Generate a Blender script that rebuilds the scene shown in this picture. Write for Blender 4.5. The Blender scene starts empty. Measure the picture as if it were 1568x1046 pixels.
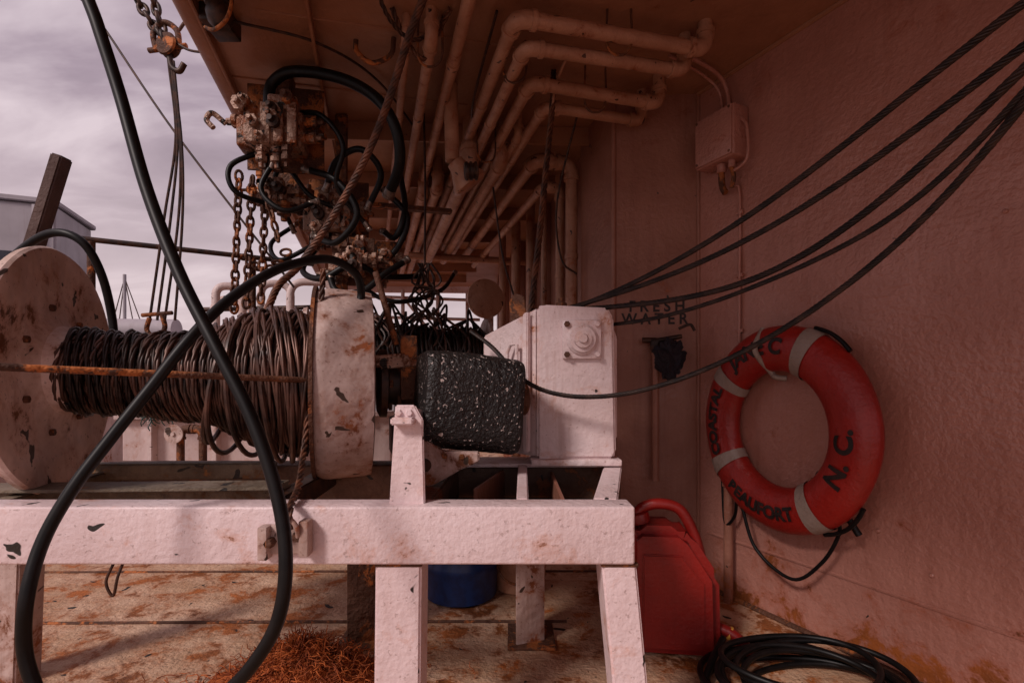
import bpy, bmesh, math, random
from mathutils import Vector, Matrix
from mathutils import noise as mn
random.seed(7)
S=bpy.context.scene
COL=bpy.context.collection
PI=math.pi
S.view_settings.view_transform='Standard'; S.view_settings.look='None'; S.view_settings.exposure=0

# ---------------------------------------------------------------- materials
def newmat(name):
    m=bpy.data.materials.new(name); m.use_nodes=True
    nt=m.node_tree; b=nt.nodes['Principled BSDF']
    return m,nt,b
def noise(nt,vec,scale,detail=4,rough=.6,dist=0):
    n=nt.nodes.new('ShaderNodeTexNoise')
    n.inputs['Scale'].default_value=scale; n.inputs['Detail'].default_value=detail
    n.inputs['Roughness'].default_value=rough; n.inputs['Distortion'].default_value=dist
    nt.links.new(vec,n.inputs['Vector']); return n.outputs['Fac']
def ramp(nt,fac,a,b,ca=(0,0,0,1),cb=(1,1,1,1)):
    r=nt.nodes.new('ShaderNodeValToRGB'); r.color_ramp.elements[0].position=a; r.color_ramp.elements[1].position=b
    r.color_ramp.elements[0].color=ca; r.color_ramp.elements[1].color=cb
    nt.links.new(fac,r.inputs['Fac']); return r.outputs['Color']
def mix(nt,fac,a,b,mode='MIX'):
    m=nt.nodes.new('ShaderNodeMix'); m.data_type='RGBA'; m.blend_type=mode
    if isinstance(fac,(int,float)): m.inputs[0].default_value=fac
    else: nt.links.new(fac,m.inputs[0])
    for i,x in ((6,a),(7,b)):
        if isinstance(x,(tuple,list)): m.inputs[i].default_value=(*x[:3],1)
        else: nt.links.new(x,m.inputs[i])
    return m.outputs[2]
def mapping(nt,vec,scale=(1,1,1)):
    m=nt.nodes.new('ShaderNodeMapping'); m.inputs['Scale'].default_value=scale
    nt.links.new(vec,m.inputs['Vector']); return m.outputs['Vector']
def math2(nt,op,a,b):
    m=nt.nodes.new('ShaderNodeMath'); m.operation=op
    for i,x in ((0,a),(1,b)):
        if isinstance(x,(int,float)): m.inputs[i].default_value=x
        else: nt.links.new(x,m.inputs[i])
    return m.outputs[0]

def paint(name,col,col2,rough=.5,rust=.66,rustcol=(.16,.05,.018),chip=.72,chipcol=(.02,.015,.012),scale=1.0,bump=.25,bscale=70,streak=.35,metal=0,spec=.5,halo=True,cscale=17,low=0,speck=0,big=1.0):
    m,nt,b=newmat(name)
    tc=nt.nodes.new('ShaderNodeTexCoord').outputs['Object']
    n1=noise(nt,tc,3.5*scale,4,.65)
    base=mix(nt,ramp(nt,n1,.35,.68),col,col2)
    if streak>0:
        st=ramp(nt,noise(nt,mapping(nt,tc,(22*scale,22*scale,1.6*scale)),1,3,.7),.52,.78)
        base=mix(nt,math2(nt,'MULTIPLY',st,streak),base,(col2[0]*.55,col2[1]*.36,col2[2]*.25))
    if rust<.85:
        rn=noise(nt,tc,8*scale,6,.72,.3)
        if low>0:   # more corrosion close to the deck
            sp=nt.nodes.new('ShaderNodeSeparateXYZ'); nt.links.new(tc,sp.inputs[0])
            mr=nt.nodes.new('ShaderNodeMapRange'); mr.inputs['From Min'].default_value=0; mr.inputs['From Max'].default_value=.38
            mr.inputs['To Min'].default_value=low; mr.inputs['To Max'].default_value=0; nt.links.new(sp.outputs[2],mr.inputs['Value'])
            rn=math2(nt,'ADD',rn,mr.outputs[0])
        if halo:
            base=mix(nt,math2(nt,'MULTIPLY',ramp(nt,rn,rust-.09,rust+.01),.45),base,(col2[0]*.8,col2[1]*.45,col2[2]*.25))
        base=mix(nt,ramp(nt,rn,rust,rust+.05),base,mix(nt,ramp(nt,n1,.4,.6),rustcol,(rustcol[0]*2.2,rustcol[1]*2,rustcol[2]*1.5)))
    if speck>0:
        base=mix(nt,math2(nt,'MULTIPLY',ramp(nt,noise(nt,tc,85*scale,2,.6),.64,.70),speck),base,(rustcol[0]*.8,rustcol[1]*.8,rustcol[2]*.8))
    if chip<.88:
        ch=ramp(nt,noise(nt,tc,cscale*scale,2,.5,.6),chip,chip+.015)
        base=mix(nt,ch,base,chipcol)
    nt.links.new(base,b.inputs['Base Color'])
    rr=nt.nodes.new('ShaderNodeMapRange'); rr.inputs['To Min'].default_value=rough-.15; rr.inputs['To Max'].default_value=rough+.22
    nt.links.new(n1,rr.inputs['Value']); nt.links.new(rr.outputs[0],b.inputs['Roughness'])
    b.inputs['Metallic'].default_value=metal
    b.inputs['Specular IOR Level'].default_value=spec
    if bump>0:
        h1=noise(nt,tc,bscale,2,.6); h2=noise(nt,tc,9,2,.6)
        hh=math2(nt,'ADD',math2(nt,'MULTIPLY',h1,.5),math2(nt,'MULTIPLY',h2,big))
        bp=nt.nodes.new('ShaderNodeBump'); bp.inputs['Strength'].default_value=bump; bp.inputs['Distance'].default_value=.02
        nt.links.new(hh,bp.inputs['Height']); nt.links.new(bp.outputs[0],b.inputs['Normal'])
    return m
def simple(name,a,c,rough=.5,metal=0,spec=.5,sc=30,lo=.42,hi=.6):
    m,nt,b=newmat(name); tc=nt.nodes.new('ShaderNodeTexCoord').outputs['Object']
    nt.links.new(ramp(nt,noise(nt,tc,sc,3,.65),lo,hi,(*a,1),(*c,1)),b.inputs['Base Color'])
    b.inputs['Roughness'].default_value=rough; b.inputs['Metallic'].default_value=metal; b.inputs['Specular IOR Level'].default_value=spec
    return m

M={}
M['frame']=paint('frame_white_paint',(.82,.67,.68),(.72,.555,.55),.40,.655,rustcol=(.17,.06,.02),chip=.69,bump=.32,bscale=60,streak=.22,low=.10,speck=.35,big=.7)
M['inner']=paint('frame_painted_shade',(.16,.085,.055),(.07,.038,.026),.6,.58,rustcol=(.12,.04,.015),chip=.7,bump=.4,streak=.3)  # frame paint darkened: shade inside the openings is put into the colour
M['gear']=paint('gearbox_white_paint',(.82,.67,.67),(.70,.54,.52),.40,.62,rustcol=(.30,.10,.03),chip=.72,bump=.32,bscale=60,streak=.55,speck=.35,big=.7)
M['drum']=paint('drum_weathered_paint',(.58,.44,.40),(.34,.22,.18),.6,.575,chip=.66,chipcol=(.05,.025,.015),bump=.6,bscale=26,streak=.6,speck=.5)
M['flange']=paint('flange_worn_paint_lit',(.80,.63,.57),(.46,.32,.26),.6,.575,rustcol=(.12,.05,.025),chip=.67,chipcol=(.05,.025,.015),bump=.9,bscale=14,streak=.3,speck=.5)  # worn drum paint lightened: light missing on the disc is in the colour
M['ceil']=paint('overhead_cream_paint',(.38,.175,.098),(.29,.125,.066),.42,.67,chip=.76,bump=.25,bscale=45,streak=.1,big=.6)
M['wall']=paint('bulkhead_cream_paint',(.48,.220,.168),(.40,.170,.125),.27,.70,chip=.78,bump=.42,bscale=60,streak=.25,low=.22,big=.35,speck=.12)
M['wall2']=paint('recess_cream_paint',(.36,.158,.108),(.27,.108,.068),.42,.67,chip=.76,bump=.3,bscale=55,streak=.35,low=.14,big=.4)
M['pipe']=paint('pipe_paint',(.52,.275,.175),(.35,.158,.09),.40,.61,chip=.69,chipcol=(.07,.02,.01),bump=.3,streak=.1,scale=1.6)
M['deck']=paint('deck_paint',(.68,.46,.32),(.44,.25,.14),.6,.53,rustcol=(.19,.062,.018),chip=.70,bump=.7,bscale=60,streak=0,scale=.85,speck=.85)
M['rust']=paint('rusty_steel',(.13,.05,.025),(.07,.03,.018),.7,.52,rustcol=(.22,.075,.025),chip=.9,bump=.9,bscale=50,streak=0,metal=.2,halo=False)
M['darkrust']=simple('dark_greasy_steel',(.026,.014,.011),(.075,.031,.017),.5,.3)
M['valve']=paint('valve_pitted_metal',(.50,.32,.24),(.15,.07,.04),.5,.52,rustcol=(.13,.042,.016),chip=.62,bump=1.0,bscale=60,streak=0,metal=.15,halo=False,scale=1.8)
M['green']=paint('grimy_beam_paint',(.22,.17,.12),(.09,.068,.045),.6,.57,rustcol=(.13,.06,.02),chip=.66,bump=.5,streak=.4)
M['black']=paint('chipped_black_paint',(.008,.007,.007),(.016,.012,.011),.44,.9,rustcol=(.30,.18,.13),chip=.660,chipcol=(.50,.41,.38),bump=.75,bscale=95,streak=0,scale=1.7,halo=False,cscale=62,big=.2)
M['rubber']=simple('hose_rubber',(.0030,.0026,.0027),(.007,.0055,.0053),.44,0,.26,20)
M['cable']=simple('greasy_wire_rope',(.014,.009,.008),(.045,.025,.019),.42,.35,.5,25)
M['rcable']=simple('rusty_wire_rope',(.050,.021,.013),(.18,.066,.032),.55,.25,.5,22)
M['wound']=simple('wound_wire_rope',(.028,.016,.013),(.165,.078,.055),.40,.4,.5,9,.36,.68)
M['red']=paint('lifebuoy_red_vinyl',(.38,.017,.011),(.26,.012,.008),.36,.9,chip=.73,chipcol=(.10,.01,.01),bump=.25,streak=.35,speck=.25,rustcol=(.08,.015,.01))
M['tape']=paint('reflective_tape',(.38,.30,.26),(.26,.19,.15),.4,.9,chip=.9,bump=.3,streak=.4)
M['ink']=simple('black_lettering',(.008,.006,.006),(.03,.012,.010),.6)
M['jerry']=paint('red_plastic',(.28,.011,.008),(.17,.008,.006),.36,.9,chip=.80,chipcol=(.05,.01,.01),bump=.15,streak=.3)
M['yellow']=simple('yellow_plastic',(.55,.26,.05),(.4,.18,.03),.4)
M['blue']=simple('blue_plastic',(.010,.040,.16),(.008,.025,.10),.4)
M['cloth']=paint('dark_blue_cloth',(.010,.010,.022),(.022,.012,.014),.85,.9,chip=.9,bump=.6,streak=0)
M['twine']=simple('orange_twine',(.50,.12,.022),(.25,.052,.012),.8)
M['wood']=paint('weathered_wood',(.10,.055,.045),(.06,.032,.026),.8,.9,chip=.9,bump=.6)
M['white']=paint('boat_white_paint',(.68,.55,.53),(.52,.38,.35),.5,.61,chip=.71,bump=.2,low=.08)
M['hull']=paint('distant_gelcoat',(.42,.37,.40),(.34,.30,.32),.6,.9,chip=.9,bump=0,scale=.3)
M['window']=simple('dark_glass',(.03,.03,.04),(.02,.02,.03),.2)
M['concrete']=simple('quay_concrete',(.30,.25,.24),(.22,.18,.17),.8,sc=.5)
M['net']=simple('green_net_twine',(.02,.09,.07),(.01,.05,.05),.8)
M['steel']=simple('plated_steel',(.30,.25,.22),(.14,.09,.07),.35,.8)

def watermat():
    m,nt,b=newmat('harbor_water_mat')
    tc=nt.nodes.new('ShaderNodeTexCoord').outputs['Object']
    b.inputs['Base Color'].default_value=(.05,.045,.05,1); b.inputs['Roughness'].default_value=.12
    bp=nt.nodes.new('ShaderNodeBump'); bp.inputs['Strength'].default_value=.4
    nt.links.new(noise(nt,tc,2.5,3),bp.inputs['Height']); nt.links.new(bp.outputs[0],b.inputs['Normal'])
    return m
M['water']=watermat()

# ---------------------------------------------------------------- geometry helpers
def V(*a): return Vector(a)
def finish(bm,name,mat,smooth=False):
    bmesh.ops.recalc_face_normals(bm,faces=bm.faces)
    me=bpy.data.meshes.new(name); bm.to_mesh(me); bm.free()
    if smooth:
        for p in me.polygons: p.use_smooth=True
        if smooth!='all':
            try: me.set_sharp_from_angle(angle=math.radians(38))
            except Exception: pass
    me.materials.append(M[mat] if isinstance(mat,str) else mat)
    o=bpy.data.objects.new(name,me); COL.objects.link(o); return o
def group(name,parts):
    e=bpy.data.objects.new(name,None); COL.objects.link(e); e.empty_display_size=.1
    for p in parts:
        if p is not None: p.parent=e
    return e
def basis(x,y=None,z=(0,0,1)):
    x=Vector(x).normalized(); z=Vector(z).normalized()
    y=z.cross(x).normalized(); z=x.cross(y).normalized()
    m=Matrix((x,y,z)).transposed(); return m
def box(name,c,size,mat,ax=None,bev=.004,seg=2):
    bm=bmesh.new(); bmesh.ops.create_cube(bm,size=1)
    R=basis(ax) if ax is not None else Matrix.Identity(3)
    for v in bm.verts: v.co=Vector((v.co.x*size[0],v.co.y*size[1],v.co.z*size[2]))
    if bev>0: bmesh.ops.bevel(bm,geom=bm.edges[:],offset=bev,segments=seg,affect='EDGES',profile=.5)
    for v in bm.verts: v.co=R@v.co+Vector(c)
    return finish(bm,name,mat,True)
def beam(name,p,q,w,h,mat,bev=.005):
    p=Vector(p);q=Vector(q);d=q-p
    bm=bmesh.new(); bmesh.ops.create_cube(bm,size=1)
    up=(0,0,1) if abs(d.normalized().z)<.9 else (0,1,0)
    R=basis(d,z=up)
    for v in bm.verts: v.co=Vector((v.co.x*d.length,v.co.y*w,v.co.z*h))
    bmesh.ops.bevel(bm,geom=bm.edges[:],offset=bev,segments=2,affect='EDGES')
    for v in bm.verts: v.co=R@v.co+(p+q)/2
    return finish(bm,name,mat,True)
def prism(name,pts,ext,mat,bev=.004):
    bm=bmesh.new(); e=Vector(ext)
    a=[bm.verts.new(Vector(p)) for p in pts]; b=[bm.verts.new(Vector(p)+e) for p in pts]
    bm.faces.new(a); bm.faces.new(b[::-1]); n=len(pts)
    for i in range(n): bm.faces.new((a[i],b[i],b[(i+1)%n],a[(i+1)%n]))
    bmesh.ops.recalc_face_normals(bm,faces=bm.faces)
    if bev>0: bmesh.ops.bevel(bm,geom=bm.edges[:],offset=bev,segments=2,affect='EDGES')
    return finish(bm,name,mat,True)
def lathe(name,c,axis,prof,mat,segs=48,wob=0):
    ax=Vector(axis).normalized(); R=basis(ax,z=(0,0,1) if abs(ax.z)<.9 else (0,1,0)); c=Vector(c)
    bm=bmesh.new(); rings=[]
    for (t,r) in prof:
        rr=[]
        for i in range(segs):
            a=2*PI*i/segs; w=1+wob*math.sin(3*a+t*40)+wob*.6*math.sin(7*a+1)
            rr.append(bm.verts.new(R@Vector((t,r*w*math.cos(a),r*w*math.sin(a)))+c))
        rings.append(rr)
    for k in range(len(rings)-1):
        for i in range(segs):
            j=(i+1)%segs; bm.faces.new((rings[k][i],rings[k][j],rings[k+1][j],rings[k+1][i]))
    bm.faces.new(rings[0][::-1]); bm.faces.new(rings[-1])
    return finish(bm,name,mat,True)
def cyl(name,p,q,r,mat,segs=24,bev=None):
    p=Vector(p);q=Vector(q);L=(q-p).length; b=bev if bev is not None else min(r*.15,.004)
    return lathe(name,p,q-p,[(0,r-b),(b,r),(L-b,r),(L,r-b)],mat,segs)
def catmull(pts,n=10,closed=False):
    P=[Vector(p) for p in pts]; out=[]
    if not closed: P=[P[0]*2-P[1]]+P+[P[-1]*2-P[-2]]; rng=range(1,len(P)-2)
    else: rng=range(len(P))
    for i in rng:
        p0,p1,p2,p3=(P[(i+k)%len(P)] for k in (-1,0,1,2))
        for j in range(n):
            t=j/n
            out.append(.5*((2*p1)+(p2-p0)*t+(2*p0-5*p1+4*p2-p3)*t*t+(3*p1-p0-3*p2+p3)*t**3))
    if not closed: out.append(P[-2])
    return out
def resample(pts,step):
    out=[pts[0].copy()]; acc=0
    for a,b in zip(pts,pts[1:]):
        d=(b-a).length
        while acc+d>=step and d>1e-9:
            t=(step-acc)/d; a=a+(b-a)*t; out.append(a.copy()); d=(b-a).length; acc=0
        acc+=d
    return out
def frames(pts,closed=False):
    T=[]
    n=len(pts)
    for i in range(n):
        a=pts[i-1] if i>0 else pts[0]; b=pts[i+1] if i<n-1 else pts[-1]
        if closed: a=pts[i-1]; b=pts[(i+1)%n]
        d=b-a; T.append(d.normalized() if d.length>1e-9 else (T[-1] if T else V(1,0,0)))
    u=T[0].orthogonal().normalized(); F=[]
    for t in T:
        u=(u-t*u.dot(t)); u=u.normalized() if u.length>1e-6 else t.orthogonal().normalized()
        F.append((u,t.cross(u)))
    return T,F
def tubebm(bm,pts,r,segs=10,closed=False,rf=None):
    T,F=frames(pts,closed); rings=[]
    for i,p in enumerate(pts):
        u,w=F[i]; rr=r*(rf(i/(len(pts)-1)) if rf else 1)
        rings.append([bm.verts.new(p+(u*math.cos(2*PI*k/segs)+w*math.sin(2*PI*k/segs))*rr) for k in range(segs)])
    m=len(rings)
    for i in range(m if closed else m-1):
        a=rings[i]; b=rings[(i+1)%m]
        for k in range(segs):
            bm.faces.new((a[k],a[(k+1)%segs],b[(k+1)%segs],b[k]))
    if not closed:
        bm.faces.new(rings[0][::-1]); bm.faces.new(rings[-1])
def tube(name,pts,r,mat,n=8,segs=12,closed=False,raw=False,rf=None):
    P=[Vector(p) for p in pts] if raw else catmull(pts,n,closed)
    bm=bmesh.new(); tubebm(bm,P,r,segs,closed,rf)
    return finish(bm,name,mat,True)
def rope(name,pts,r,mat,strands=6,pitch=None,step=None,n=14,lay=1):
    pitch=pitch or r*9; step=step or pitch/14
    C=resample(catmull(pts,n),step); T,F=frames(C); bm=bmesh.new()
    rs=r*.40; rc=r-rs
    for s in range(strands):
        P=[]
        for i,p in enumerate(C):
            a=lay*2*PI*(i*step/pitch)+2*PI*s/strands; u,w=F[i]
            P.append(p+(u*math.cos(a)+w*math.sin(a))*rc)
        tubebm(bm,P,rs,6)
    tubebm(bm,C,rc*.8,6)
    return finish(bm,name,mat,'all')
def rounded(pts,b):
    P=[Vector(p) for p in pts]; out=[P[0]]; cor=[]
    for i in range(1,len(P)-1):
        a=(P[i-1]-P[i]); c=(P[i+1]-P[i]); bb=min(b,a.length*.45,c.length*.45)
        s=P[i]+a.normalized()*bb; e=P[i]+c.normalized()*bb
        for k in range(9):
            t=k/8; out.append(s*(1-t)**2+P[i]*2*t*(1-t)+e*t*t)
        cor.append((s,a.normalized(),e,c.normalized()))
    out.append(P[-1]); return out,cor
def pipe(name,pts,r,mat='pipe',b=None,collar=True,clampgap=0):
    b=b or r*1.9; P,cor=rounded(pts,b); bm=bmesh.new(); tubebm(bm,P,r,16)
    if collar:
        for s,a,e,c in cor:
            Q=[s+a*r*.5]+[p for p in P if min((p-s).length,(p-e).length)<=2.1*b and (p-s).length+(p-e).length<3.0*b]+[e+c*r*.5]
            Q=[q for i,q in enumerate(Q) if i==0 or (q-Q[i-1]).length>1e-5]
            tubebm(bm,Q,r*1.15,16)
            tubebm(bm,[s+a*r*.2,s+a*r*.9],r*1.32,16); tubebm(bm,[e+c*r*.2,e+c*r*.9],r*1.32,16)
    if clampgap:
        for k in range(len(pts)-1):
            A=Vector(pts[k]);B=Vector(pts[k+1]);L=(B-A).length; d=(B-A).normalized(); t=clampgap*.6
            while t<L-.15 and L>.5:
                tubebm(bm,[A+d*(t-.012),A+d*(t+.012)],r*1.14,16); t+=clampgap
    return finish(bm,name,mat,True)
def bolt(p,nrm,r,mat='rust',h=None):
    n=Vector(nrm).normalized(); p=Vector(p); h=h or r*.8
    return lathe('bolt',p,n,[(0,r),(h*.8,r),(h,r*.8)],mat,6)
def chain(name,p,q,link,r,mat='rust',sag=0):
    p=Vector(p);q=Vector(q);L=(q-p).length; step=link*.74; n=max(2,int(L/step)); bm=bmesh.new(); d=(q-p).normalized()
    R=basis(d,z=(0,0,1) if abs(d.z)<.9 else (0,1,0)); ang0=random.random()*3
    for i in range(n+1):
        c=p+(q-p)*(i/n)-V(0,0,1)*sag*4*(i/n)*(1-i/n)
        a=ang0+i*PI/2+random.uniform(-.35,.35); u=R@V(0,math.cos(a),math.sin(a)); P=[]
        for k in range(14):
            t=2*PI*k/14; x=math.cos(t); y=math.sin(t)
            P.append(c+d*(link*.5*x)+u*(link*.30*y))
        tubebm(bm,P,r,6,closed=True)
    return finish(bm,name,mat,'all')

SX=V(-.27,1,0).normalized()
ZC=2.13
# ---------------------------------------------------------------- setting
bm=bmesh.new(); bmesh.ops.create_grid(bm,x_segments=1,y_segments=1,size=600)
for v in bm.verts: v.co.z=-1.3
finish(bm,'water','water')
parts=[prism('deck_plating',[(-2.7,-2.5,0),(3.2,-2.5,0),(3.2,9,0),(-4.9,9,0),(-2.9,1.5,0)],(0,0,-.25),'deck',0)]
for k,(y,x0,x1) in enumerate([(1.86,-1.75,.2),(2.35,-2.3,.8),(3.1,-2.6,.6)]):
    parts.append(tube('weld_seam_%d'%k,[(x0,y-.0,.001),((x0+x1)/2,y+.01,.002),(x1,y+.015,.001)],.007,'rust',6,6))
group('deck',parts)

cp=[(-.19,-1.5),(-1.067,1.676),(-2.509,6.9),(3.2,6.9),(3.2,-1.5)]
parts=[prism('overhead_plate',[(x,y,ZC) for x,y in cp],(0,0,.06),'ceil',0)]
e0=V(-.19,-1.5,ZC);e1=V(-2.509,6.9,ZC)
parts.append(tube('edge_lip',[e0+V(-.012,0,.03),e1+V(-.012,0,.03)],.045,'ceil',2,14))
parts.append(beam('edge_flange',e0+V(.03,0,-.02),e1+V(.03,0,-.02),.012,.05,'ceil',.003))
for k,y in enumerate([2.45,3.05,3.65,4.25,4.85,5.45,6.05]):
    xl=-1.067-.276*(y-1.676)+.12; xr=.40-.27*(y-2.62)-.02
    parts.append(beam('rib_%d'%k,(xl,y,ZC-.045),(xr,y+.27*(xr-xl)*.2,ZC-.045),.014,.088,'ceil',.002))
for k,x in enumerate([-.62,-.1]):
    a=V(x+.27*.2,1.5-.2,ZC-.02); parts.append(beam('stringer_%d'%k,a,a+SX*5,.012,.05,'ceil',.002))
parts.append(tube('weld_bead',[(-.86,1.72,ZC-.001),(.6,2.05,ZC-.001)],.005,'ceil',6,6))
parts.append(tube('weld_bead_2',[(-1.15,2.1,ZC-.001),(-.2,2.32,ZC-.001)],.005,'ceil',6,6))
parts.append(prism('far_header',[(-2.45,6.84,ZC+.05),(-.35,6.94,ZC+.05),(-.35,6.94,ZC-.08),(-2.45,6.84,ZC-.08)],(0,.05,0),'frame',.004))
group('overhead_deck',parts)

t_=V(.4472,-.8944,0); n_=V(-.8944,-.4472,0)
cor=V(.8135,2.229,0)
def wallp(s,z,off=0): return cor+t_*s+n_*off+V(0,0,z)
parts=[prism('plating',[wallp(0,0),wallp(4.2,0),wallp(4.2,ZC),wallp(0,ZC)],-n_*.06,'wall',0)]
parts.append(tube('weld_seam_low',[wallp(.05,.236,.001),wallp(.6,.24,.001),wallp(1,.238,.001),wallp(1.5,.241,.001),wallp(2,.235,.001),wallp(4,.236,.001)],.0065,'wall',10,6))
parts.append(tube('weld_deck',[wallp(0,.004,.004),wallp(4,.004,.004)],.012,'rust',2,8))
parts.append(tube('weld_overhead',[wallp(0,ZC-.003,.004),wallp(4,ZC-.003,.004)],.010,'ceil',2,8))
parts.append(cyl('corner_bead',wallp(0,0,.002),wallp(0,ZC,.002),.009,'wall2',12))
for (s,z) in [(1.02,1.32),(.72,.42),(.86,.33),(.25,.5),(1.2,.9)]:
    parts.append(lathe('rivet_stub',wallp(s,z),n_,[(0,.006),(.005,.006),(.008,.003)],'wall',10))
group('side_bulkhead',parts)
parts=[prism('front_panel',[(.8135,2.229,0),(.45,2.26,0),(.45,2.26,ZC),(.8135,2.229,ZC)],(.03,.4,0),'wall2',0)]
parts.append(prism('side_return',[(.45,2.262,0),(.353,2.62,0),(.353,2.62,ZC),(.45,2.262,ZC)],(.3,.0,0),'wall2',0))
parts.append(cyl('corner_round',(.449,2.262,0),(.449,2.262,ZC),.012,'wall2',16))
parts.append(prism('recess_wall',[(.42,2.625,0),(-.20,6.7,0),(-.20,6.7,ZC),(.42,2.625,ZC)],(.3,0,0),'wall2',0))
for k,y in enumerate([3.1,3.6,4.1,4.6,5.1,5.6,6.1]):
    x=.42-.152*(y-2.625)
    parts.append(box('stiffener_%d'%k,(x-.03,y,ZC/2),(.06,.012,ZC-.01),'wall2',None,.002))
parts.append(tube('deck_weld',[(.45,2.25,.004),(.80,2.222,.004)],.010,'rust',2,8))
group('deckhouse_bulkhead',parts)

parts=[]
a=V(-2.25,2.95,0); b=V(-.25,3.35,0)
parts.append(prism('coaming_face',[a,b,b+V(0,0,.66),a+V(0,0,.66)],(0,.5,0),'white',.01))
parts.append(beam('coaming_top',a+V(-.02,-.015,.67),b+V(0,-.015,.67),.06,.03,'white'))
for k in range(6):
    p=a.lerp(b,(k+.5)/6); parts.append(beam('coaming_rib_%d'%k,p+V(0,-.02,.02),p+V(0,-.02,.65),.03,.05,'white',.003))
group('hatch_coaming',parts)
parts=[]
p=V(-2.75,1.2,0); q=V(-4.6,8.4,0)
parts.append(prism('bulwark_plate',[p,q,q+V(0,0,.62),p+V(0,0,.62)],(-.04,0,0),'white',.004))
parts.append(tube('cap_rail',[p+V(-.02,0,.64),q+V(-.02,0,.64)],.035,'white',2,12))
for j in range(8):
    c=p.lerp(q,j/7.5); parts.append(beam('stay_%d'%j,c+V(.05,0,0),c+V(.05,0,.6),.012,.09,'white',.002))
group('bulwark',parts)

# ---------------------------------------------------------------- distant harbor
parts=[prism('house',[(-15.0,10.2,-1.25),(-10.7,12,-1.25),(-11.5,14,-1.25),(-17,14,-1.25)],(0,0,6.2),'hull',.04),
       prism('roof_lip',[(-15.1,10.1,4.96),(-10.64,11.95,4.96),(-11.45,14.1,4.96),(-17.1,14.1,4.96)],(0,0,.12),'hull',.02)]
for i in range(3):
    x=-13.9+i*1.15; y=10.2+(x+15.0)*.4186-.03
    parts.append(box('window_%d'%i,(x,y,3.4),(.6,.05,.8),'window',(1,.4186,0),.01))
parts.append(beam('downpipe',(-11.0,11.8,-1),(-11.0,11.8,4.9),.08,.08,'hull'))
group('fishing_vessel_deckhouse',parts)
parts=[cyl('tank_body',(-6.45,8.0,1.66),(-5.3,8.1,1.66),.17,'hull'),
       box('tank_saddle',(-6.2,8.0,1.35),(.1,.2,.4),'hull'),box('tank_saddle_2',(-5.6,8.05,1.35),(.1,.2,.4),'hull'),
       prism('hull',[(-7.6,8,-1.25),(-4.6,8.3,-1.25),(-4.3,8.3,1.3),(-7.9,8,1.3)],(0,2.5,0),'hull',.05)]
group('moored_boat',parts)
parts=[cyl('mast',(-22.7,30,-1),(-22.7,30,7.0),.09,'hull'),
       cyl('boom',(-22.7,30,3.4),(-20.9,30,2.2),.06,'hull'),
       prism('hull',[(-26,30,-1.25),(-19,30,-1.25),(-18.2,30,1.0),(-26.6,30,1.0)],(0,4,0),'hull',.1),
       box('wheelhouse',(-23.8,31.5,2.2),(2.6,2,2.4),'hull',None,.05),box('wheelhouse_window',(-23.8,30.47,2.6),(2.0,.05,.5),'window')]
for k,(x,z) in enumerate([(-24.2,1.2),(-23.4,1.2),(-21.6,1.1),(-20.6,1.1)]):
    parts.append(tube('stay_%d'%k,[(x,30,z),(-22.7,30,6.8)],.03,'wood',1,5))
group('sailing_boat',parts)
parts=[box('quay_wall',(-20,70,-.3),(160,14,2.0),'concrete',None,.1)]
random.seed(3)
for k in range(9):
    parts.append(box('shed_%d'%k,(-70+k*13,72,2.2),(9,6,random.uniform(2.5,5)),'hull',None,.1))
group('harbor_quay',parts)

# ---------------------------------------------------------------- rails, poles left
parts=[tube('top_rail',[(-1.694,2.0,1.438),(-1.3,2.2,1.432),(-.93,2.4,1.426)],.011,'darkrust',6,10),
       cyl('post',(-1.155,2.28,.6),(-1.155,2.28,1.43),.014,'rust'),
       cyl('post_2',(-1.66,2.02,.6),(-1.66,2.02,1.43),.014,'rust')]
group('hand_rail',parts)
beam('timber_prop',(-1.846,2.1,1.80),(-2.10,2.1,.98),.05,.06,'wood',.006)
parts=[]
for k,(x,y) in enumerate([(-1.70,6),(-1.30,6.1),(-.9,6.2),(-.55,6.3)]):
    parts.append(cyl('stanchion_%d'%k,(x,y,.0),(x,y,1.95),.022,'white'))
for k,z in enumerate([1.35,1.62,1.86]):
    parts.append(tube('rail_%d'%k,[(-2.3,5.9,z),(-.4,6.35,z)],.02,'white',2,10))
parts.append(tube('brace',[(-1.3,6.1,1.86),(-.9,6.2,1.35)],.015,'white',1,8))
group('stern_rail',parts)

parts=[]
for k,(x,y,z,w,h) in enumerate([(-1.75,3.0,1.0,.20,.36),(-1.52,3.1,1.05,.16,.42),(-1.30,3.0,1.0,.24,.46),(-1.05,3.15,1.02,.16,.40),(-1.62,2.8,1.0,.12,.40)]):
    P,_=rounded([(x,y,z-.4),(x,y,z+h),(x+w,y+.05,z+h),(x+w,y+.05,z-.4)],.09)
    parts.append(tube('bent_pipe_%d'%k,P,.022,'white',raw=True,segs=12))
parts.append(cyl('cross_bar',(-1.9,3.05,1.12),(-.85,3.12,1.12),.02,'white'))
parts.append(cyl('cross_bar_2',(-1.9,3.05,1.30),(-1.0,3.12,1.33),.014,'darkrust'))
group('pipe_rack',parts)
for (x,y,z,r) in [(-1.44,2.95,1.14,.15),(-1.05,2.9,1.18,.13),(-1.25,2.6,1.16,.12)]:
    parts=[lathe('flange',(x,y,z),(.95,.3,0),[(0,r*.9),(.01,r),(.03,r),(.05,r*.5),(.16,r*.42),(.18,r*.8),(.20,r*.85),(.21,r*.6)],'drum',36)]
    parts.append(cyl('shaft',(x-.1,y-.03,z),(x+.35,y+.11,z),.03,'rust'))
    parts.append(beam('pedestal',(x+.1,y+.08,0),(x+.1,y+.08,z-.05),.09,.06,'white'))
    group('capstan_head',parts)
random.seed(21); bm=bmesh.new()
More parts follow.
